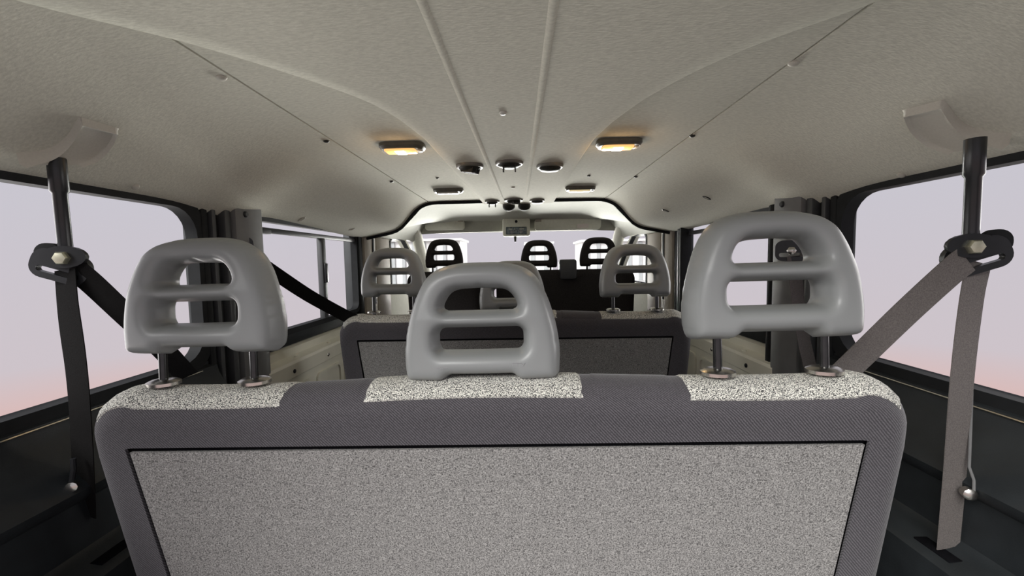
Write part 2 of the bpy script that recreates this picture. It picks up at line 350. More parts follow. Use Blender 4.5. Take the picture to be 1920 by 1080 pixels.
# ------------------------------------------------------------------ walls, pillars, windows
def side(s, n_):
    w = empty('wall_left' if s < 0 else 'wall_right', (s*XW, 0, 0)); tag(w, kind='structure')
    w['label'] = 'van side wall with windows on the %s' % ('left' if s < 0 else 'right')
    def wb(name, m, a, b, bev=0.004):           # box in absolute coordinates
        a, b = list(a), list(b); lo = [min(a[i], b[i]) for i in range(3)]; hi = [max(a[i], b[i]) for i in range(3)]
        o = G().box(lo, hi, bev).build(name, m, w); o.matrix_parent_inverse = Matrix.Translation((-s*XW, 0, 0)); return o
    def wg(g_, name, m, angle=40):
        o = g_.build(name, m, w, angle=angle); o.matrix_parent_inverse = Matrix.Translation((-s*XW, 0, 0)); return o
    X = lambda v: s*v
    # outer skin strips around the openings
    wb('roof_rail', 'black_trim', (X(.905), YR, ZT0+.03), (X(.94), YB1+.9, ZC+.26))
    wb('outer_skin', 'black_trim', (X(.932), YR, 0), (X(.955), YB1+.9, ZB0-.03))
    # rear quarter: moulded black trim, swept along y
    sec = [(.91, ZB0+.002), (.885, ZB0-.012), (.885, ZB0-.02), (.872, ZB0-.026), (.868, ZB0-.045), (.858, ZB0-.065), (.835, ZB0-.10), (.802, ZB0-.128), (.790, ZB0-.142), (.793, ZB0-.156), (.808, ZB0-.172), (.808, ZB0-.262), (.796, ZB0-.272), (.748, ZB0-.278), (.735, ZB0-.286), (.735, 0.0), (.93, 0.0)]
    yy = np.linspace(YR, YC0+.02, 26); vs = []
    for y in yy:
        for k, (a, b) in enumerate(sec):
            bulge = 0.004*math.exp(-((y-0.60)/0.30)**2) if 6 <= k <= 9 else 0
            vs.append((X(a-bulge), y, b))
    m_ = len(sec); fs = [(i*m_+k, i*m_+k+1, (i+1)*m_+k+1, (i+1)*m_+k) for i in range(len(yy)-1) for k in range(m_-1)] + [tuple(range(m_)), tuple(range((len(yy)-1)*m_, len(yy)*m_))]
    wg(G().add(vs, fs), 'side_trim', 'black_trim')
    wb('tail_pillar', 'black_trim', (X(.84), YR, .0), (X(.95), .325, ZC+.20), .01)
    wb('belt_slot', 'black_gap', (X(.752), .69, ZB0-.281), (X(.792), .755, ZB0-.2745), .001)
    # rear pillar: black seals, ribbed strips, grey cover with its screw
    zt = ZC+.20
    wb('pillar_core', 'black_trim', (X(.902), YC0, ZB0-.9), (X(.93), YC1, zt))
    wb('pillar_strip', 'black_rubber', (X(.875), YC0+.004, ZB0-.3), (X(.905), YC0+.028, zt), .006)
    wb('pillar_strip', 'pillar_dark', (X(.868), YC0+.034, ZB0-.3), (X(.905), YC0+.050, zt), .004)
    wb('pillar_strip', 'black_rubber', (X(.880), YC0+.053, ZB0-.3), (X(.905), YC0+.072, zt), .004)
    wb('pillar_strip', 'pillar_dark', (X(.858), YC0+.072, ZB0-.5), (X(.905), YC0+.098, zt), .006)
    wb('pillar_cover', 'pillar_trim', (X(.845), YC0+.10, ZB0-.35), (X(.905), YC1-.002, zt), .010)
    pc = PX(460, 402, -.845) if s < 0 else PX(1467, 383, .845)
    Mx = Matrix.Translation(pc) @ Vector((-s, 0, 0)).to_track_quat('Z', 'Y').to_matrix().to_4x4()
    wg(G().lathe([(.010, -.004), (.010, .003), (.007, .006), (.003, .006)], Mx, 12), 'screw', 'black_metal')
    # cream lower wall with ledges, stamped panels and screws
    sec = [(.93, ZB0+.0), (.93, ZB0-.055), (.905, ZB0-.06), (.885, ZB0-.066), (.885, ZB0-.095), (.868, ZB0-.10), (.848, ZB0-.105), (.843, ZB0-.115), (.843, ZB0-.165), (.85, ZB0-.17), (.85, ZB0-.5), (.85, .02), (.93, .02)]
    yy = [YC1-.02, YB0+.02]; m_ = len(sec); vs = [(X(a), y, b) for y in yy for a, b in sec]
    wg(G().add(vs, [(k, k+1, m_+k+1, m_+k) for k in range(m_-1)] + [tuple(range(m_)), tuple(range(m_, 2*m_))]), 'lower_panel', 'cream_paint', 20)
    for k in range(3):
        y0 = YC1+.03+k*.27
        lo_ = rrect(y0, ZB0-.46, y0+.23, ZB0-.20, .03); li_ = rrect(y0+.012, ZB0-.448, y0+.218, ZB0-.212, .024)
        wg(G().ring(lo_, li_, lambda p: (X(.85), p[0], p[1]), lambda p: (X(.842), p[0], p[1])), 'stamped_panel', 'cream_paint')
        Mx = Matrix.Translation((X(.843), y0+.1, ZB0-.142)) @ Vector((-s, 0, 0)).to_track_quat('Z', 'Y').to_matrix().to_4x4()
        wg(G().lathe([(.008, -.002), (.008, .003), (.005, .005)], Mx, 12), 'screw', 'black_metal' if k == 0 else 'steel')
        Mx = Matrix.Translation((X(.866), y0+.16, ZB0-.099)) @ Matrix.Diagonal((1, 2.2, 1, 1))
        wg(G().lathe([(.006, -.004), (.006, .002), (.004, .003)], Mx, 12), 'hole_plug', 'cream_paint')
    # dark belt below the middle window
    wb('window_ledge', 'black_trim', (X(.895), YC1, ZB0-.058), (X(.94), YB0, ZB0-.0), .006)
    # middle pillar: black seal strip then beige trim
    wb('pillar_core', 'black_trim', (X(.90), YB0, .02), (X(.96), YB1, zt))
    wb('pillar_strip', 'black_rubber', (X(.872), YB0-.01, ZB0-.5), (X(.91), YB0+.05, zt-.04), .008)
    wb('pillar_trim', 'beige_trim', (X(.862), YB0+.055, .3), (X(.91), YB0+.235, zt-.045), .01)
    wb('belt_slot', 'black_rubber', (X(.858), YB0+.17, ZC-.25), (X(.87), YB0+.2, zt-.06), .003)
    wb('pillar_trim', 'beige_trim', (X(.86), YB0+.24, .3), (X(.91), YB1, zt-.045), .01)
    if s > 0:
        for k, yk in enumerate((YC1+.02, YB0-.07, YB0-.115)):
            wb('door_rail', 'black_rubber' if k != 1 else 'pillar_dark', (X(.86-.006*k), yk, ZB0-.45), (X(.905), yk+.03, zt-.03), .006)
    return w
wl, wr = side(-1, 1), side(1, 2)

def window(name, label, s, y0, y1, z0, z1, r, border, x=.90, dep=.012, seal='black_rubber'):
    c = empty(name, (s*x, (y0+y1)/2, (z0+z1)/2)); tag(c, label, kind='structure'); off = Matrix.Translation((-s*x, -(y0+y1)/2, -(z0+z1)/2))
    g_ = G(); lo = rrect(y0-border, z0-border, y1+border, z1+border, r+border*.6); li = rrect(y0, z0, y1, z1, r)
    g_.ring(lo, li, lambda p: (s*(x-.022), p[0], p[1]), lambda p: (s*(x+dep), p[0], p[1]))
    o = g_.build('window_frame', seal, c); o.matrix_parent_inverse = off
    g2 = G(); lo = rrect(y0-.004, z0-.004, y1+.004, z1+.004, r); k = len(lo)
    g2.add([(s*(x+.012), a, b) for a, b in lo] + [(s*(x+.016), a, b) for a, b in lo], [tuple(range(k)), tuple(range(k, 2*k))] + [(i, (i+1) % k, k+(i+1) % k, k+i) for i in range(k)])
    o2 = g2.build('pane', 'glass', c, smooth=False); o2.matrix_parent_inverse = off
    return c, off
for i, s in enumerate((-1, 1)):
    sd = 'left' if s < 0 else 'right'
    c, off = window('window_%d' % (i+1), 'large rear side window with black rubber seal on the %s' % sd, s, .36, YC0-.012, ZB0, ZT0, .075, .034)
    o = G().tube([(s*.868, .34, ZB0-.030), (s*.868, YC0-.04, ZB0-.030)], .0022, 6).build('bright_bead', 'steel', c); o.matrix_parent_inverse = off
    y0, y1 = YC1+.012, YB0-.02
    c, off = window('window_%d' % (i+3), 'sliding side window in front of the grey pillar on the %s' % sd, s, y0, y1, ZB0+.012, ZT0-.004, .04, .022)
    def part(g_, nm, m):
        o = g_.build(nm, m, c); o.matrix_parent_inverse = off; return o
    part(G().box((min(s*.885, s*.905), y0-.02, ZC+.112), (max(s*.885, s*.905), y1+.01, ZC+.131), .004), 'window_rail', 'pillar_dark')
    ym = PX(602, 500, -.9).y if s < 0 else 1.80
    part(G().box((min(s*.882, s*.908), ym-.020, ZB0), (max(s*.882, s*.908), ym+.020, ZC+.115), .006), 'window_divider', 'pillar_dark')
    part(G().box((min(s*.872, s*.884), ym-.012, ZC-.09), (max(s*.872, s*.884), ym+.012, ZC+.0), .004), 'window_latch', 'black_metal')
    part(G().box((min(s*.882, s*.905), y0-.02, ZC+.108), (max(s*.882, s*.905), y0+.09, ZC+.126), .004), 'rail_catch', 'black_rubber')
# floor
tag(G().box((-.93, YR, -.04), (.93, 4.1, 0.0)).build('floor', 'black_trim', None), 'dark floor of the van', kind='structure')

# ------------------------------------------------------------------ cab: roof, pillars, windscreen, doors
cabv = []; cx = np.linspace(-1, 1, 31); cy = [(YH+.01, 0), (2.5, .012), (2.75, .0), (2.95, -.006), (3.1, -.016), (3.2, -.032)]
for (y, dz) in cy:
    t = (y-YH)/(3.2-YH)
    for u in cx:
        hw = .90 - .08*t; x = u*hw
        fl = np.interp(abs(u)*.93, gx, PF); ff = .335 - .02*abs(u)**3 - .13*max(0, abs(u)-.86)/.14
        h = (1-t)*fl + t*ff + dz
        cabv.append((x, y, ZC + h))
nn = 31; q = len(cabv); cabv += [(x, y, z+.03) for x, y, z in cabv]
fs = [(j*nn+i, j*nn+i+1, (j+1)*nn+i+1, (j+1)*nn+i) for j in range(len(cy)-1) for i in range(nn-1)]
fs += [tuple(k+q for k in f) for f in fs]
cab_roof = tag(mesh_obj('ceiling_cab', cabv, fs, 'cab_lining'), 'cream cab roof lining above the windscreen', kind='structure')
# header band carrying visors
hb = []
for u in cx: hb += [(u*.82, 3.2, ZC+.335-.032-.02*abs(u)**3 - .13*max(0, abs(u)-.86)/.14), (u*.82, 3.225, ZC+.225-.015*abs(u)**3), (u*.82, 3.26, ZC+.22), (u*.82, 3.24, ZC+.32-.14*max(0, abs(u)-.86)/.14)]
fs = [(i*4+k, i*4+(k+1) % 4, i*4+4+(k+1) % 4, i*4+4+k) for i in range(30) for k in range(4)]
mesh_obj('header_band', hb, fs, 'cab_lining', cab_roof)
ws = empty('window_5', (0, 3.6, ZC-.05)); tag(ws, 'front windscreen between the pale front pillars', kind='structure'); offw = Matrix.Translation((0, -3.6, -(ZC-.05)))
def wp(g_, nm, m, angle=40): o = g_.build(nm, m, ws, angle=angle); o.matrix_parent_inverse = offw; return o
wp(G().add([(-.80, 3.245, ZC+.235), (.80, 3.245, ZC+.235), (.86, 4.0, ZC-.32), (-.86, 4.0, ZC-.32), (-.80, 3.25, ZC+.239), (.80, 3.25, ZC+.239), (.86, 4.005, ZC-.316), (-.86, 4.005, ZC-.316)],
   [(0, 1, 2, 3), (4, 5, 6, 7), (0, 1, 5, 4), (2, 3, 7, 6), (0, 3, 7, 4), (1, 2, 6, 5)]), 'pane', 'glass')
for s in (-1, 1):
    wp(G().tube([(s*.80, 3.12, ZC+.27), (s*.80, 3.25, ZC+.19), (s*.82, 3.55, ZC-.02), (s*.87, 4.0, ZC-.34)], [.05, .045, .045, .05], 10), 'front_pillar', 'cab_trim')
for i, s in enumerate((-1, 1)):
    sd = 'left' if s < 0 else 'right'
    d_ = empty('door_%d' % (i+1), (s*.9, 3.3, .1)); tag(d_, 'front %s cab door with pale trim and black window seal' % sd, kind='structure'); od = Matrix.Translation((-s*.9, -3.3, -.1))
    def dp(g_, nm, m): o = g_.build(nm, m, d_); o.matrix_parent_inverse = od; return o
    a, b = sorted((s*.875, s*.95)); dp(G().box((a, YB1, .1), (b, 4.05, ZC-.20), .01), 'door_panel', 'cab_trim')
    poly_o = [(YB1, ZC-.21), (YB1, ZC+.16), (YB1+.05, ZC+.2), (3.14, ZC+.19), (3.45, ZC+.03), (3.75, ZC-.21)]
    poly_i = [(YB1+.035, ZC-.18), (YB1+.035, ZC+.135), (YB1+.075, ZC+.165), (3.12, ZC+.155), (3.40, ZC+.01), (3.67, ZC-.18)]
    dp(G().ring(poly_o, poly_i, lambda p: (s*.868, p[0], p[1]), lambda p: (s*.92, p[0], p[1])), 'window_frame', 'cab_trim')
    po2 = [(y+(.012 if k < 3 else -.012), z) for k, (y, z) in enumerate(poly_i)]
    dp(G().ring([(a+(-.01 if k < 3 else .01), b+.006) for k, (a, b) in enumerate(poly_i)], po2, lambda p: (s*.863, p[0], p[1]), lambda p: (s*.89, p[0], p[1])), 'window_seal', 'black_rubber')
    dp(G().add([(s*.905, y, z) for y, z in poly_i] + [(s*.909, y, z) for y, z in poly_i], [tuple(range(6)), tuple(range(6, 12))] + [(k, (k+1) % 6, 6+(k+1) % 6, 6+k) for k in range(6)]), 'pane', 'glass')
# dashboard and bulkhead under the windscreen
tag(G().box((-.85, 3.55, .1), (.85, 4.05, ZC-.36), .06).build('dashboard', 'black_trim', None), 'dark dashboard under the windscreen behind the front seats', 'dashboard')

# ------------------------------------------------------------------ headrest (pillow from a distance field, two slots)
def poly_sd(px, pz, poly):
    poly = np.array(poly); d = np.full(px.shape, 1e9); ins = np.zeros(px.shape, bool)
    for i in range(len(poly)):
        a, b = poly[i], poly[(i+1) % len(poly)]; ab = b-a; L2 = (ab**2).sum()+1e-18
        t = np.clip(((px-a[0])*ab[0] + (pz-a[1])*ab[1])/L2, 0, 1)
        d = np.minimum(d, np.hypot(px-a[0]-t*ab[0], pz-a[1]-t*ab[1]))
        c = (a[1] > pz) != (b[1] > pz)
        with np.errstate(divide='ignore', invalid='ignore'):
            ins ^= c & (px < (b[0]-a[0])*(pz-a[1])/(b[1]-a[1]) + a[0])
    return np.where(ins, d, -d)
K = 0.00081
half = [(152, 12), (154, 50), (151, 82), (145, 112), (133, 150), (116, 184), (98, 202), (74, 213), (40, 219), (0, 220)]
right_ = spline(half, 5)
KZ = K*1.055
outer = [(x*K, z*KZ) for x, z in right_] + [(-x*K, z*KZ) for x, z in right_[::-1][1:]] + [(x*K, z*KZ) for x, z in ((-148, 4), (-140, 0), (-74, 0), (-60, 12), (60, 12), (74, 0), (140, 0), (148, 4))]
up_ = spline([(64, 131), (72, 136), (70, 147), (58, 163), (40, 170), (0, 172)], 4)
slot1 = [(x*K, z*KZ) for x, z in up_] + [(-x*K, z*KZ) for x, z in up_[::-1][1:]]
slot2 = [(x*K, z*KZ) for x, z in rrect(-83, 58, 83, 99, 13)]
def sdf(x, z): return np.minimum(np.minimum(poly_sd(x, z, outer), -poly_sd(x, z, slot1)), -poly_sd(x, z, slot2))
def headrest_mesh():
    h = 0.0026; xs = np.arange(-50, 51)*h; zs = np.arange(-2, 76)*h
    Xg, Zg = np.meshgrid(xs, zs); S = sdf(Xg, Zg); Sc = sdf(Xg[:-1, :-1]+h/2, Zg[:-1, :-1]+h/2)
    keep = Sc > 0
    used = np.zeros(S.shape, bool)
    for dj in (0, 1):
        for di in (0, 1): used[dj:dj+keep.shape[0], di:di+keep.shape[1]] |= keep
    allin = np.zeros(S.shape, int)
    for dj in (0, 1):
        for di in (0, 1): allin[dj:dj+keep.shape[0], di:di+keep.shape[1]] += keep
    bnd = used & (allin < 4)
    bx, bz = Xg.copy(), Zg.copy()
    for _ in range(4):
        s0 = sdf(bx, bz); ep = 2e-4; gxx = (sdf(bx+ep, bz)-sdf(bx-ep, bz))/(2*ep); gz = (sdf(bx, bz+ep)-sdf(bx, bz-ep))/(2*ep); nm = np.maximum(np.hypot(gxx, gz), 0.3)
        bx = np.where(bnd, bx - s0*gxx/nm**2, bx); bz = np.where(bnd, bz - s0*gz/nm**2, bz)
    S = np.where(bnd, 0, np.maximum(sdf(bx, bz), 0))
    # blur the field a little so ridges turn into soft rolls
    Rr = 0.024; T = 0.036
    q = np.clip(S/Rr, 0, 1); t = T*(1-(1-q)**2.6)**(1/2.2)
    for _ in range(5):
        tp = np.pad(t, 1, mode='edge'); av = (tp[:-2, 1:-1]+tp[2:, 1:-1]+tp[1:-1, :-2]+tp[1:-1, 2:])/4; t = np.where(used & ~bnd, 0.4*t+0.6*av, t)
    idx = {}; vs = []
    crown = lambda x, z: 0.35*x*x/0.13 * 0.25 + 0.10*max(z-0.10, 0)   # edges sweep forward
    for sgn in (-1, 1):
        for j, i in zip(*np.where(used)):
            if bnd[j, i] and sgn == 1: idx[(1, j, i)] = idx[(-1, j, i)]; continue
            idx[(sgn, j, i)] = len(vs); x, z = bx[j, i], bz[j, i]
            vs.append((x, sgn*t[j, i]*(1.0 if sgn < 0 else 0.9) + crown(x, z), z))
    fs = []
    for j, i in zip(*np.where(keep)):
        for sgn in (-1, 1): fs.append([idx[(sgn, j, i)], idx[(sgn, j, i+1)], idx[(sgn, j+1, i+1)], idx[(sgn, j+1, i)]])
    return vs, fs
hv, hf = headrest_mesh()
_h = mesh_obj('headrest', hv, hf, 'grey_plastic', angle=80); HM = _h.data; bpy.data.objects.remove(_h)
HM_dark = HM.copy(); HM_dark.materials[0] = MATS['dark_cloth']
_p = G().tube([(0, 0, -.105), (0, 0, .03)], .0062, 12).build('post', 'post_metal'); PM = _p.data; bpy.data.objects.remove(_p)
_p = G().lathe([(.021, -.004), (.021, .001), (.016, .004), (.008, .005)], Matrix.Diagonal((1.2, 1, 1, 1)), 16).build('post_sleeve', 'steel'); SM = _p.data; bpy.data.objects.remove(_p)
def headrest(parent, x, y, z, tilt, zseat, mesh=None, scale=1.0, sleeves=True, yaw=0):
    h = bpy.data.objects.new('headrest', mesh or HM); COL.objects.link(h); h.parent = parent; h.location = (x, y, z); h.rotation_euler = (tilt, 0, yaw); h.scale = (scale,)*3
    for sx in (-.077, .077):
        p = bpy.data.objects.new('post', PM); COL.objects.link(p); p.parent = h; p.location = (sx, .004, 0)
        if sleeves:
            q_ = bpy.data.objects.new('post_sleeve', SM); COL.objects.link(q_); q_.parent = h; q_.location = (sx, .004, (zseat-z)/scale); q_.rotation_euler = (-tilt, 0, 0)
    return h

# ------------------------------------------------------------------ bench seat
LEAN = math.tan(math.radians(8)); ZS = ZC - 0.188
def bench(name, loc, rz, ry, top_bits, label, halfw=.662, zb=.52, carpet_m='carpet'):
    root = empty(name, loc, rz); root.rotation_euler = (0, ry, rz)
    tag(root, label, 'bench seat', 'three-seat benches')
    RR, CR = .058, .085
    # outline: up the left side, over the top, down the right
    def half_outline():
        pts = []
        for z in np.linspace(zb, ZS-CR-.03, 9): pts.append((halfw - .018*((ZS-z)/.5)**1.3, z, 1.0, 0.05*(ZS-z)))
        x0 = halfw - .004
        for q_ in np.linspace(0, 90, 10):
            a = math.radians(q_); pts.append((x0-CR+CR*math.cos(a), ZS-CR*.95+CR*.95*math.sin(a) - .006, math.cos(a), math.sin(a)))
        return pts
    ho = half_outline()
    path = []                                   # (x, z, nx, nz, inner x, inner z)
    zi = ZS - .098
    for (x, z, a, b) in ho:
        nx, nz = (1, 0) if z < ZS-CR-.029 else (a, b)
        ix = halfw - .083 - .06*max(ZS-z-.1, 0)*1.2; iz = min(z, zi)
        if z >= ZS-CR-.029: ix = halfw - .083 - .012*math.atan2(b, a)/1.5708
        path.append((x, z, nx, nz, ix, iz))
    top = []
    for x in np.linspace(halfw-CR-.02, 0, 70):
        top.append((x, ZS - .006 + .006*math.cos(x*7.0), 0, 1, x, zi))
    hp = path + top
    full = [(-x, z, -nx, nz, -ix, iz) for (x, z, nx, nz, ix, iz) in hp] + hp[::-1][1:]
    phis = np.radians([0, 12, 24, 36, 47, 60, 75, 90, 105, 120, 140, 160, 180])
    rows = []
    for (x, z, nx, nz, ix, iz) in full:
        r_ = [(ix, .004, iz), (ix*.999, -.001, iz+.002*nz)]
        cx_, cz_ = x - nx*RR, z - nz*RR
        for ph in phis: r_.append((cx_ + nx*RR*math.sin(ph), RR - RR*math.cos(ph) - .004*math.sin(ph*2)*(ph < 1.57), cz_ + nz*RR*math.sin(ph)))
        r_.append((ix, 2*RR, iz))
        rows.append(r_)
    def ln(p): return (p[0], p[1] + (ZS-p[2])*LEAN, p[2])
    m_ = len(rows[0]); vs = [ln(p) for r_ in rows for p in r_]
    fs = [(i*m_+k, i*m_+k+1, (i+1)*m_+k+1, (i+1)*m_+k) for i in range(len(rows)-1) for k in range(m_-1)]
    fs += [tuple(range(m_)), tuple(range((len(rows)-1)*m_, len(rows)*m_))]
    mesh_obj('backrest', vs, fs, 'dark_fabric', root, angle=60)
    # rear carpet panel, recessed behind the welt; dark gap behind it
    inn = [(ix, iz) for (x, z, nx, nz, ix, iz) in full]
    def plate(nm, m, inset, y0, y1):
        c0 = (0, (ZS+zb)/2)
        pl = []
        for (x, z) in inn:
            pl.append((x - math.copysign(inset, x) if abs(x) > .3 else x*(1-inset/.6), min(z, zi-inset)))
        k = len(pl); vs = [ln((x, y0, z)) for x, z in pl] + [ln((x, y1, z)) for x, z in pl]
        return mesh_obj(nm, vs, [tuple(range(k)), tuple(range(k, 2*k))] + [(i, (i+1) % k, k+(i+1) % k, k+i) for i in range(k)], m, root, smooth=False)
    plate('panel_backing', 'black_gap', -.004, .006, .110)
    plate('carpet_panel', carpet_m, .006, .000, .005)
    # fabric pieces along the top
    k0 = 2+4; k1 = 2+11
    for (xa, xb, m) in top_bits:
        sel = [i for i, r_ in enumerate(full) if xa-.001 <= r_[0] <= xb+.001 and r_[1] > ZS-.055]
        seg = []
        for i in sel:
            (x, z, nx, nz, ix, iz) = full[i]
            for ph in np.radians([37, 40, 60, 75, 90, 105, 120, 140, 150, 153]):
                e0 = ph < math.radians(38) or ph > math.radians(152); of = -.002 if e0 else (.0022 if m == 'speckle' else .0012)
                if i in (sel[0], sel[-1]): of = -.002
                cx_, cz_ = x - nx*RR, z - nz*RR; q_ = RR+of
                seg.append(ln((cx_ + nx*q_*math.sin(ph), RR - q_*math.cos(ph) - .004*math.sin(ph*2)*(ph < 1.57), cz_ + nz*q_*math.sin(ph))))
        c = 10; fs = [(i*c+k, i*c+k+1, (i+1)*c+k+1, (i+1)*c+k) for i in range(len(sel)-1) for k in range(c-1)]
        o = mesh_obj('fabric_piece', seg, fs, m, root, angle=70)
    # seat cushion and frame (hidden behind the backrest)
    G().box((-halfw+.01, .14, .36), (halfw-.01, .64, .52), .04).build('seat_cushion', 'dark_fabric', root)
    for sx in (-.5, .5):
        G().tube([(sx, .20, 0), (sx, .20, .38)], .02, 10).build('leg', 'black_metal', root); G().tube([(sx, .56, 0), (sx, .56, .38)], .02, 10).build('leg', 'black_metal', root)
    return root
bits = [(-.66, -.315, 'speckle'), (-.315, -.185, 'dark_fabric'), (-.185, .165, 'speckle'), (.165, .310, 'dark_fabric'), (.310, .66, 'speckle')]
def top_loc(px, py, d): p = P(px, py, d); return p
b1 = bench('bench_seat', (-.036, .60, 0), math.radians(-1.4), math.radians(-.8), bits, 'nearest bench seat with grey carpet back and speckled fabric along its top')
def put(bn, px_mid, py_bot, d, tilt, mesh=None, scale=1.0, **kw):
    p = P(px_mid, py_bot, d); bpy.context.view_layer.update(); q_ = bn.matrix_world.inverted() @ p
    return headrest(bn, q_.x, q_.y, q_.z, tilt, kw.get('zseat', ZS-.001), mesh, scale, kw.get('sleeves', True))
put(b1, 386, 662, .668, math.radians(-3), scale=1.035)
put(b1, 905, 712, .656, math.radians(-3), scale=1.025, sleeves=False)
put(b1, 1447, 634, .645, math.radians(-3), scale=1.07)
hc = [c_ for c_ in b1.children if c_.name.startswith('headrest')][1]
for (mx_, mz_, strokes) in ((.056, .030, ((-.013, 0, 40), (-.011, .0, -40), (-.006, 0, 0), (-.003, .002, 90), (.001, 0, 0), (.004, .002, 90), (.009, 0, -40), (.011, 0, 40))), (-.057, .027, ((-.006, 0, 90), (-.001, -.0015, 90), (.005, 0, 90)))):
    g_ = G()
    for (ox, oz, q_) in strokes:
        a_ = math.radians(q_); g_.tube([(mx_+ox-.0028*math.sin(a_), -.0345, mz_+oz-.0028*math.cos(a_)), (mx_+ox+.0028*math.sin(a_), -.0345, mz_+oz+.0028*math.cos(a_))], .0005, 5)
    o_ = g_.build('moulded_mark', 'print_grey', hc)
    sel_ = [v for v in HM.vertices if abs(v.co.x-mx_) < .006 and abs(v.co.z-mz_) < .006 and v.co.y < 0]
    o_.location = (0, .0345 + sum(v.co.y for v in sel_)/len(sel_) - .0002, 0)
b2 = bench('bench_seat', (-.012, 1.46, 0), 0, 0, bits, 'second row bench seat with dark carpet back behind the nearest one')
put(b2, 738, 557, 1.54, math.radians(-3))
put(b2, 961, 583, 1.52, math.radians(-3), sleeves=False)
put(b2, 1191, 557, 1.50, math.radians(-3), scale=1.04)

# front seats
def front_seat(name, label, cat, xc, hw, y, ztop):
    root = empty(name, (xc, y, 0)); tag(root, label, cat)
    bx_ = rrect(-hw, .45, hw, ztop, .07, 8); bi = rrect(-hw+.03, .48, hw-.03, ztop-.03, .05, 8)
    k = len(bx_); vs = []
    for (lp, yy) in ((bi, 0), (bx_, .03), (bx_, .10), (bi, .13)): vs += [(a, yy + (ztop-b)*LEAN, b) for a, b in lp]
    fs = [tuple(range(k)), tuple(range(3*k, 4*k))] + [(r_*k+i, r_*k+(i+1) % k, (r_+1)*k+(i+1) % k, (r_+1)*k+i) for r_ in range(3) for i in range(k)]
    mesh_obj('backrest', vs, fs, 'dark_cloth', root, angle=50)
    G().box((-hw+.01, .15, .34), (hw-.01, .65, .5), .04).build('seat_cushion', 'dark_cloth', root)
    G().box((-hw+.05, .18, 0.0), (hw-.05, .60, .35), .02).build('seat_base', 'black_trim', root)
    return root
ZF = ZC - .068
fd = front_seat('driver_seat', 'dark front seat on the far left with its own slotted headrest', 'seat', -.475, .235, 2.56, ZF)
fp = front_seat('passenger_bench', 'dark double front seat on the right with two headrests and belt guide', 'seat', .30, .44, 2.56, ZF)
put(fd, 833, 502, 2.62, 0, HM_dark, .98*1.0, zseat=ZF, sleeves=False)
put(fp, 1011, 502, 2.62, 0, HM_dark, .94, zseat=ZF, sleeves=False)
put(fp, 1123, 499, 2.62, 0, HM_dark, .98, zseat=ZF, sleeves=False)
bpy.context.view_layer.update()
p = fp.matrix_world.inverted() @ P(1065, 505, 2.56)
G().box((p.x-.052, p.y-.03, p.z-.062), (p.x+.052, p.y+.09, p.z+.062), .014).build('belt_guide', 'pillar_dark', fp)

# ------------------------------------------------------------------ seat belts of the nearest row
def belt(s, label, top, bolt, vert, diag, d0, mats):
    root = empty('seat_belt', P(*bolt, d0)); tag(root, label, 'seat belt', 'outer seat belts of the nearest row'); off = Matrix.Translation(-root.location)
    def bp(g_, nm, m, angle=40): o = g_.build(nm, m, root, angle=angle); o.matrix_parent_inverse = off; return o
    a, b = P(*top, d0), P(bolt[0]-s*2, bolt[1]-18, d0)
    a2 = a + (a-b)*.10
    bp(G().tube([a2, a, a.lerp(b, .3), a.lerp(b, .33), b], [.0135, .0135, .0135, .0105, .0105], 14), 'post', 'black_metal')
    c = P(*bolt, d0-.012); view = (CAM - c).normalized(); face = Vector((-.25*s, -1, 0)).normalized()
    Mf = Matrix.Translation(c) @ face.to_track_quat('Z', 'Y').to_matrix().to_4x4()
    # swivel plate, slotted guide ring and bolt
    pl = [(.028*math.cos(q)*1.25, .020*math.sin(q)+.002) for q in np.linspace(0, 2*math.pi, 20, endpoint=False)]
    bp(G().prism(pl, Mf @ Matrix.Translation((0, 0, -.004)), .008), 'swivel_plate', 'black_metal')
    ang = math.radians(-20*s); Mr = Mf @ Matrix.Rotation(-ang, 4, 'Z') @ Matrix.Translation((s*.006, -.022, -.010))
    lo = rrect(-.045, -.024, .045, .030, .022); li = rrect(-.033, -.013, .033, -.003, .0049)
    bp(G().ring(lo, li, lambda p: Mr @ Vector((p[0], p[1], -.006)), lambda p: Mr @ Vector((p[0], p[1], .006))), 'guide_ring', 'black_metal')
    lo = rrect(.015, .0, .055, .04, .018); Mr2 = Mf @ Matrix.Translation((s*.004 if s > 0 else -.066, -.012, -.018))
    bp(G().prism(lo, Mr2, .010), 'post_cap', 'black_rubber')
    bp(G().lathe([(.0125, 0), (.0125, .008), (.010, .011), (.006, .0115)], Mf @ Matrix.Translation((0, 0, .002)), 6), 'bolt', 'bolt_zinc')
    pts = spline([tuple(P(x, y, d)) for x, y, d in vert], 5); right = Vector((1, .15*s, 0))
    bp(ribbon(pts, [right]*len(pts), .047), 'webbing', mats[0])
    pts = spline([tuple(P(x, y, d)) for x, y, d in diag], 5); t = (Vector(pts[-1])-Vector(pts[0])).normalized(); wd = t.cross(Vector((0, 1, 0)))
    bp(ribbon(pts, [wd]*len(pts), .047), 'webbing', mats[1])
    return root, bp
ro, bp = belt(-1, 'shade-toned black seat belt hanging from a post by the left rear window', (107, 312), (121, 484), [(122, 505, .735), (128, 580, .725), (143, 690, .70), (152, 800, .695), (160, 965, .73)],
     [(128, 500, .735), (165, 525, .74), (240, 595, .76), (300, 650, .80), (352, 706, .83)], .74, ('belt_shade_tone', 'belt_shade_tone'))
c = P(136, 912, .69)
bp(G().tube([P(137, 860, .69), P(138, 880, .69), P(134, 905, .69)], .004, 8), 'anchor_cable', 'black_metal')
bp(G().lathe([(.009, -.004), (.009, .004), (.005, .006)], Matrix.Translation(c) @ Vector((.4, -1, 0)).to_track_quat('Z', 'Y').to_matrix().to_4x4(), 10), 'anchor_bolt', 'steel')
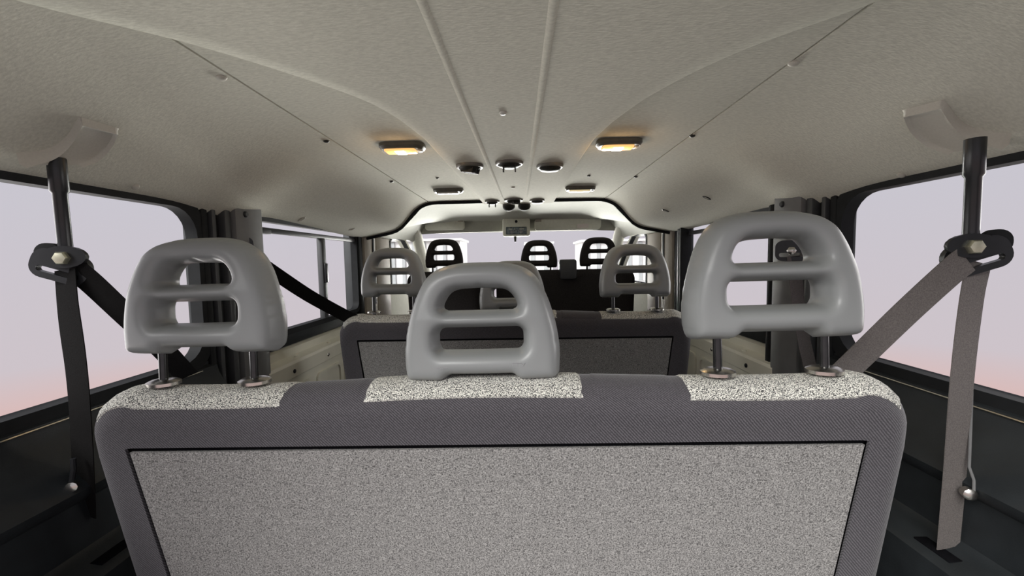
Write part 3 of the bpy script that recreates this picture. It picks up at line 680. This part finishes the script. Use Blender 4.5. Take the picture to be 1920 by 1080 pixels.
ro, bp = belt(1, 'lit-toned grey-brown seat belt hanging from a post by the right rear window', (1828, 277), (1822, 463), [(1836, 492, .70), (1822, 560, .695), (1805, 700, .69), (1791, 880, .705), (1776, 1048, .725)],
     [(1812, 486, .69), (1780, 512, .69), (1700, 585, .70), (1610, 672, .72), (1565, 715, .73)], .70, ('belt_lit_tone', 'belt_lit_tone'))
bp(G().tube([P(1822, 720, .700), P(1820, 800, .700), P(1817, 875, .695), P(1826, 900, .690), P(1826, 925, .688)], .0022, 8), 'anchor_cable', 'pillar_trim')
c = P(1816, 925, .692)
bp(G().lathe([(.010, -.006), (.010, .006), (.006, .009)], Matrix.Translation(c) @ Vector((-.4, -1, 0)).to_track_quat('Z', 'Y').to_matrix().to_4x4(), 10), 'anchor_bolt', 'steel')
# belts of the second row
def belt2(label, diag, m, guide=None, wdir=None):
    p0 = P(*diag[0]); root = empty('seat_belt', p0); tag(root, label, 'seat belt', 'outer seat belts of the second row'); off = Matrix.Translation(-p0)
    pts = spline([tuple(P(*q_)) for q_ in diag], 5); t = (Vector(pts[-1])-Vector(pts[0])).normalized(); wd = wdir or t.cross(Vector((0, 1, 0)))
    o = ribbon(pts, [wd]*len(pts), .047).build('webbing', m, root); o.matrix_parent_inverse = off
    if guide:
        c = P(*guide); Mf = Matrix.Translation(c) @ Vector((-.6 if c.x > 0 else .6, -1, 0)).to_track_quat('Z', 'Y').to_matrix().to_4x4()
        g_ = G().ring(rrect(-.04, -.03, .04, .03, .02), rrect(-.03, -.018, .03, -.006, .005), lambda p: Mf @ Vector((p[0], p[1], -.005)), lambda p: Mf @ Vector((p[0], p[1], .005)))
        o = g_.build('guide_ring', 'black_metal', root); o.matrix_parent_inverse = off
        o = G().lathe([(.012, 0), (.012, .008), (.006, .011)], Mf, 6).build('bolt', 'steel', root); o.matrix_parent_inverse = off
belt2('shade-toned black seat belt slanting across the left sliding window to the second row', [(455, 470, 1.29), (515, 512, 1.33), (580, 555, 1.41), (640, 588, 1.49), (668, 602, 1.50)], 'belt_shade_tone', (448, 462, 1.28))
belt2('lit-toned grey seat belt hanging beneath the right near headrest by the pillar', [(1488, 480, 1.20), (1496, 560, 1.19), (1508, 640, 1.18), (1522, 700, 1.17), (1532, 760, 1.16)], 'belt_lit_tone', (1484, 470, 1.20), Vector((1, .3, 0)))

# ------------------------------------------------------------------ ceiling lamps and vents
def dome_lamp(px, py, lit, label, w=.13, d=.075):
    z = ZC+.340; p = PZ(px, py, z-.012); root = empty('dome_lamp', (p.x, p.y, z)); tag(root, label, 'lamp', 'dome lamps')
    g_ = G(); lo = rrect(-w/2, -d/2, w/2, d/2, .028, 6); l2 = rrect(-w/2+.006, -d/2+.006, w/2-.006, d/2-.006, .024, 6); l3 = rrect(-w/2+.016, -d/2+.012, w/2-.024, d/2-.018, .01, 6); k = len(lo)
    vs = [(x, y, .006) for x, y in lo] + [(x, y, -.010) for x, y in lo] + [(x, y, -.018) for x, y in l2] + [(x, y, -.018) for x, y in l3] + [(x, y, -.012) for x, y in l3]
    fs = [(r_*k+i, r_*k+(i+1) % k, (r_+1)*k+(i+1) % k, (r_+1)*k+i) for r_ in range(4) for i in range(k)] + [tuple(range(k))]
    g_.add(vs, fs).build('housing', 'lamp_housing', root, angle=35)
    m = {2: 'lens_lit', 1: 'lens_dim', 0: 'lens_off'}[lit]
    x0, x1, y0, y1 = -w/2+.017, w/2-.025, -d/2+.013, d/2-.019
    lens = G().box((x0, y0, -.024), (x1, y1, -.010), .004).build('lens', m, root)
    if lit: G().box((-.018, y0+.004, -.0252), (.010, y1-.004, -.0225), .001).build('bulb', 'bulb_lit' if lit == 2 else 'lens_lit', lens)
    G().box((w/2-.020, -.012, -.021), (w/2-.008, .012, -.012), .003).build('switch', 'vent_ring', root)
    if lit == 2:
        l = bpy.data.lights.new('lamp_glow', 'POINT'); l.energy = .25; l.color = (1, .62, .28); l.shadow_soft_size = .02
        o = bpy.data.objects.new('lamp_glow', l); COL.objects.link(o); o.parent = root; o.location = (-.005, -.0, -.045)
    return root
dome_lamp(755, 279, 2, 'lit warm dome lamp on the left side of the ceiling')
dome_lamp(1160, 272, 2, 'lit warm dome lamp on the right side of the ceiling')
dome_lamp(841, 359, 0, 'unlit dark dome lamp at the front left of the ceiling', .142, .07)
dome_lamp(1088, 355, 1, 'faintly lit dome lamp at the front right of the ceiling', .142, .07)
def vent(px, py, r, kind, label, z=None, face=None, rot=0):
    z = z or ZD-.003; p = PZ(px, py, z-.006); root = empty('air_vent', (p.x, p.y, z)); tag(root, label, 'air vent', 'round ceiling vents')
    if face: root.rotation_euler = face
    G().lathe([(r*.80, .004), (r*1.0, .004), (r*1.0, -.003), (r*.93, -.008), (r*.84, -.009), (r*.80, -.004)], Matrix(), 24).build('ring', 'vent_rim', root)
    if kind == 'closed':
        G().lathe([(r*.86, -.002), (r*.86, -.008), (r*.7, -.016), (r*.3, -.020), (.002, -.0205)], Matrix(), 24).build('flap', 'vent_dark', root)
    else:
        G().lathe([(r*.86, .003), (r*.86, -.005), (r*.7, -.014), (r*.4, -.019), (.002, -.020)], Matrix(), 24).build('bowl', 'vent_dark', root)
        for k in (-1, 0, 1):
            g_ = G(); x = k*r*.42; hh = .036 if kind == 'tines' and k else .028
            if kind == 'tines' and k == 0: continue
            Mx = Matrix.Rotation(rot, 4, 'Z')
            l_ = r*math.sqrt(max(1-(k*.42)**2, .1))*.72; poly = [(-l_, -.004), (-l_*.7, -hh), (l_*.7, -hh*.75), (l_, -.004)]
            vs = [Mx @ Vector((x-.002, a, b)) for a, b in poly] + [Mx @ Vector((x+.002, a, b)) for a, b in poly]
            g_.add(vs, [(0, 1, 2, 3), (4, 5, 6, 7)] + [(i, (i+1) % 4, 4+(i+1) % 4, 4+i) for i in range(4)]).build('fin', 'vent_dark', root, smooth=False)
    return root
vent(881, 314, .046, 'fins', 'open ceiling vent with slanted fins left of centre', rot=math.radians(60))
vent(955, 308, .046, 'tines', 'open ceiling vent with two upright tines in the middle', rot=0)
vent(1031, 314, .046, 'closed', 'closed dark ceiling vent right of centre')
vent(923, 379, .040, 'tines', 'far left small ceiling vent at the front end of the duct')
vent(963, 376, .050, 'fins', 'far middle ceiling vent at the front end of the duct', rot=.6)
vent(1007, 377, .040, 'closed', 'far right small ceiling vent at the front end of the duct')
for (px, lb) in ((954, 'left one of two vents under the duct front edge'), (983, 'right one of two vents under the duct front edge')):
    v = vent(px, 387, .036, 'closed', lb)
    pp = P(px, 387, YH+.03); v.location = (pp.x, YH+.035, ZD-.012); v.rotation_euler = (math.radians(-38), 0, 0)

# ------------------------------------------------------------------ visors, console, mirror
def visor(pa, pb, label):
    a, b = P(*pa, 3.16), P(*pb, 3.20); root = empty('sun_visor', ((a.x+b.x)/2, 3.17, (a.z+b.z)/2)); tag(root, label, 'sun visor', 'sun visors')
    w_, h_ = abs(b.x-a.x)/2, abs(a.z-b.z)/2
    lo = rrect(-w_, -h_, w_, h_, .025, 6); li = rrect(-w_+.008, -h_+.008, w_-.008, h_-.008, .02, 6); k = len(lo)
    vs = [(x, -.012+.0, y) for x, y in li] + [(x, -.005, y) for x, y in lo] + [(x, .008, y) for x, y in lo]
    vs = [(x, y+(h_-z)*.35, z) for x, y, z in vs]
    mesh_obj('visor_board', vs, [tuple(range(k)), tuple(range(2*k, 3*k))] + [(r_*k+i, r_*k+(i+1) % k, (r_+1)*k+(i+1) % k, (r_+1)*k+i) for r_ in range(2) for i in range(k)], 'cab_trim', root)
    sx = 1 if a.x < 0 else -1
    G().box((sx*(w_-.05), -.016, h_-.018), (sx*(w_-.01), .01, h_-.004), .003).build('pivot_clip', 'beige_trim', root)
    G().tube([(-w_+.02, .004, h_+.003), (w_+.012, .004, h_+.003)], .006, 8).build('rod', 'vent_ring', root)
    return root, w_, h_
visor((795, 413), (872, 431), 'pale sun visor at the top left of the windscreen')
v2, w_, h_ = visor((1002, 411), (1126, 430), 'pale sun visor with a printed label at the top right of the windscreen')
lbl = G().box((w_*.28, -.0138, -h_*.75), (w_*.62, -.0125, h_*.05)).build('warning_label', 'label_pink', v2); lbl.location = (0, h_*.35, 0)
p = P(968, 424, 3.14); root = empty('overhead_console', (p.x, 3.16, p.z)); tag(root, 'cream overhead console with dark display above the windscreen centre', 'console')
G().box((-.105, -.02, -.075), (.105, .06, .062), .014).build('casing', 'cab_trim', root)
dsp = G().box((-.080, -.026, -.062), (.080, -.018, -.006), .005).build('display', 'display_screen', root)
for kx, kw in ((-.045, .014), (-.012, .004), (.04, .018)): G().box((kx-kw, -.028, -.026), (kx+kw, -.0255, -.018), .001).build('display_mark', 'vent_ring', dsp)
for kx in (-.035, .035): G().lathe([(.012, 0), (.012, .004), (.008, .006)], Matrix.Translation((kx, -.026, -.046)) @ Vector((0, -1, 0)).to_track_quat('Z', 'Y').to_matrix().to_4x4(), 12).build('knob', 'print_grey', dsp)
G().lathe([(.011, 0), (.011, .005), (.006, .008)], Matrix.Translation((0, -.02, .035)) @ Vector((0, -1, 0)).to_track_quat('Z', 'Y').to_matrix().to_4x4(), 12).build('sensor', 'black_rubber', root)
p = P(966, 446, 3.2); root = empty('mirror_bracket', (p.x, 3.22, p.z)); tag(root, 'small dark mirror bracket hanging below the overhead console', 'bracket')
G().box((-.045, -.008, .010), (.045, .02, .028), .004).build('plate', 'vent_dark', root); G().tube([(0, 0, .02), (0, 0, -.03)], [.012, .008], 10).build('stem', 'vent_dark', root)

# ------------------------------------------------------------------ outside: pale low buildings, added so headrest slots show overexposed white
tag(G().box((-9.9, 27, -.6), (10.9, 50, -.4)).build('ground', 'asphalt', None), 'pale paved ground ahead of the van', kind='structure')
def building(xa, xb, y, ztop, cols, label):
    root = empty('low_building', ((xa+xb)/2, y, -.4)); tag(root, label, 'building', 'pale buildings ahead'); off = Matrix.Translation((-(xa+xb)/2, -y, .4))
    def bp(g_, nm, m): o = g_.build(nm, m, root, smooth=False); o.matrix_parent_inverse = off; return o
    bp(G().box((xa, y, -.4), (xb, y+4, ztop-.15)), 'wall', 'white_wall'); bp(G().box((xa-.15, y-.3, ztop-.15), (xb+.15, y+4.1, ztop)), 'roof_slab', 'white_wall')
    for k in range(cols):
        x = xa + (xb-xa)*(k+.5)/cols; wd = (xb-xa)/cols*.16
        bp(G().box((x-wd, y-.12, -.4), (x+wd, y+.02, ztop-.2)), 'column', 'column_grey')
a, b = P(728, 470, 30), P(862, 447, 30); building(a.x, b.x, 30, b.z, 7, 'pale low building ahead on the left seen through the front left glass')
a, b = P(1092, 450, 30), P(1250, 470, 30); building(a.x, b.x, 30, a.z, 8, 'pale low building ahead on the right seen through the front right glass')
a, b = P(986, 454, 42), P(1036, 470, 42); building(a.x, b.x, 42, a.z, 2, 'small pale building added straight ahead as overexposed white behind the middle front headrest')  # added white block filling the middle headrest slot with blown-out brightness
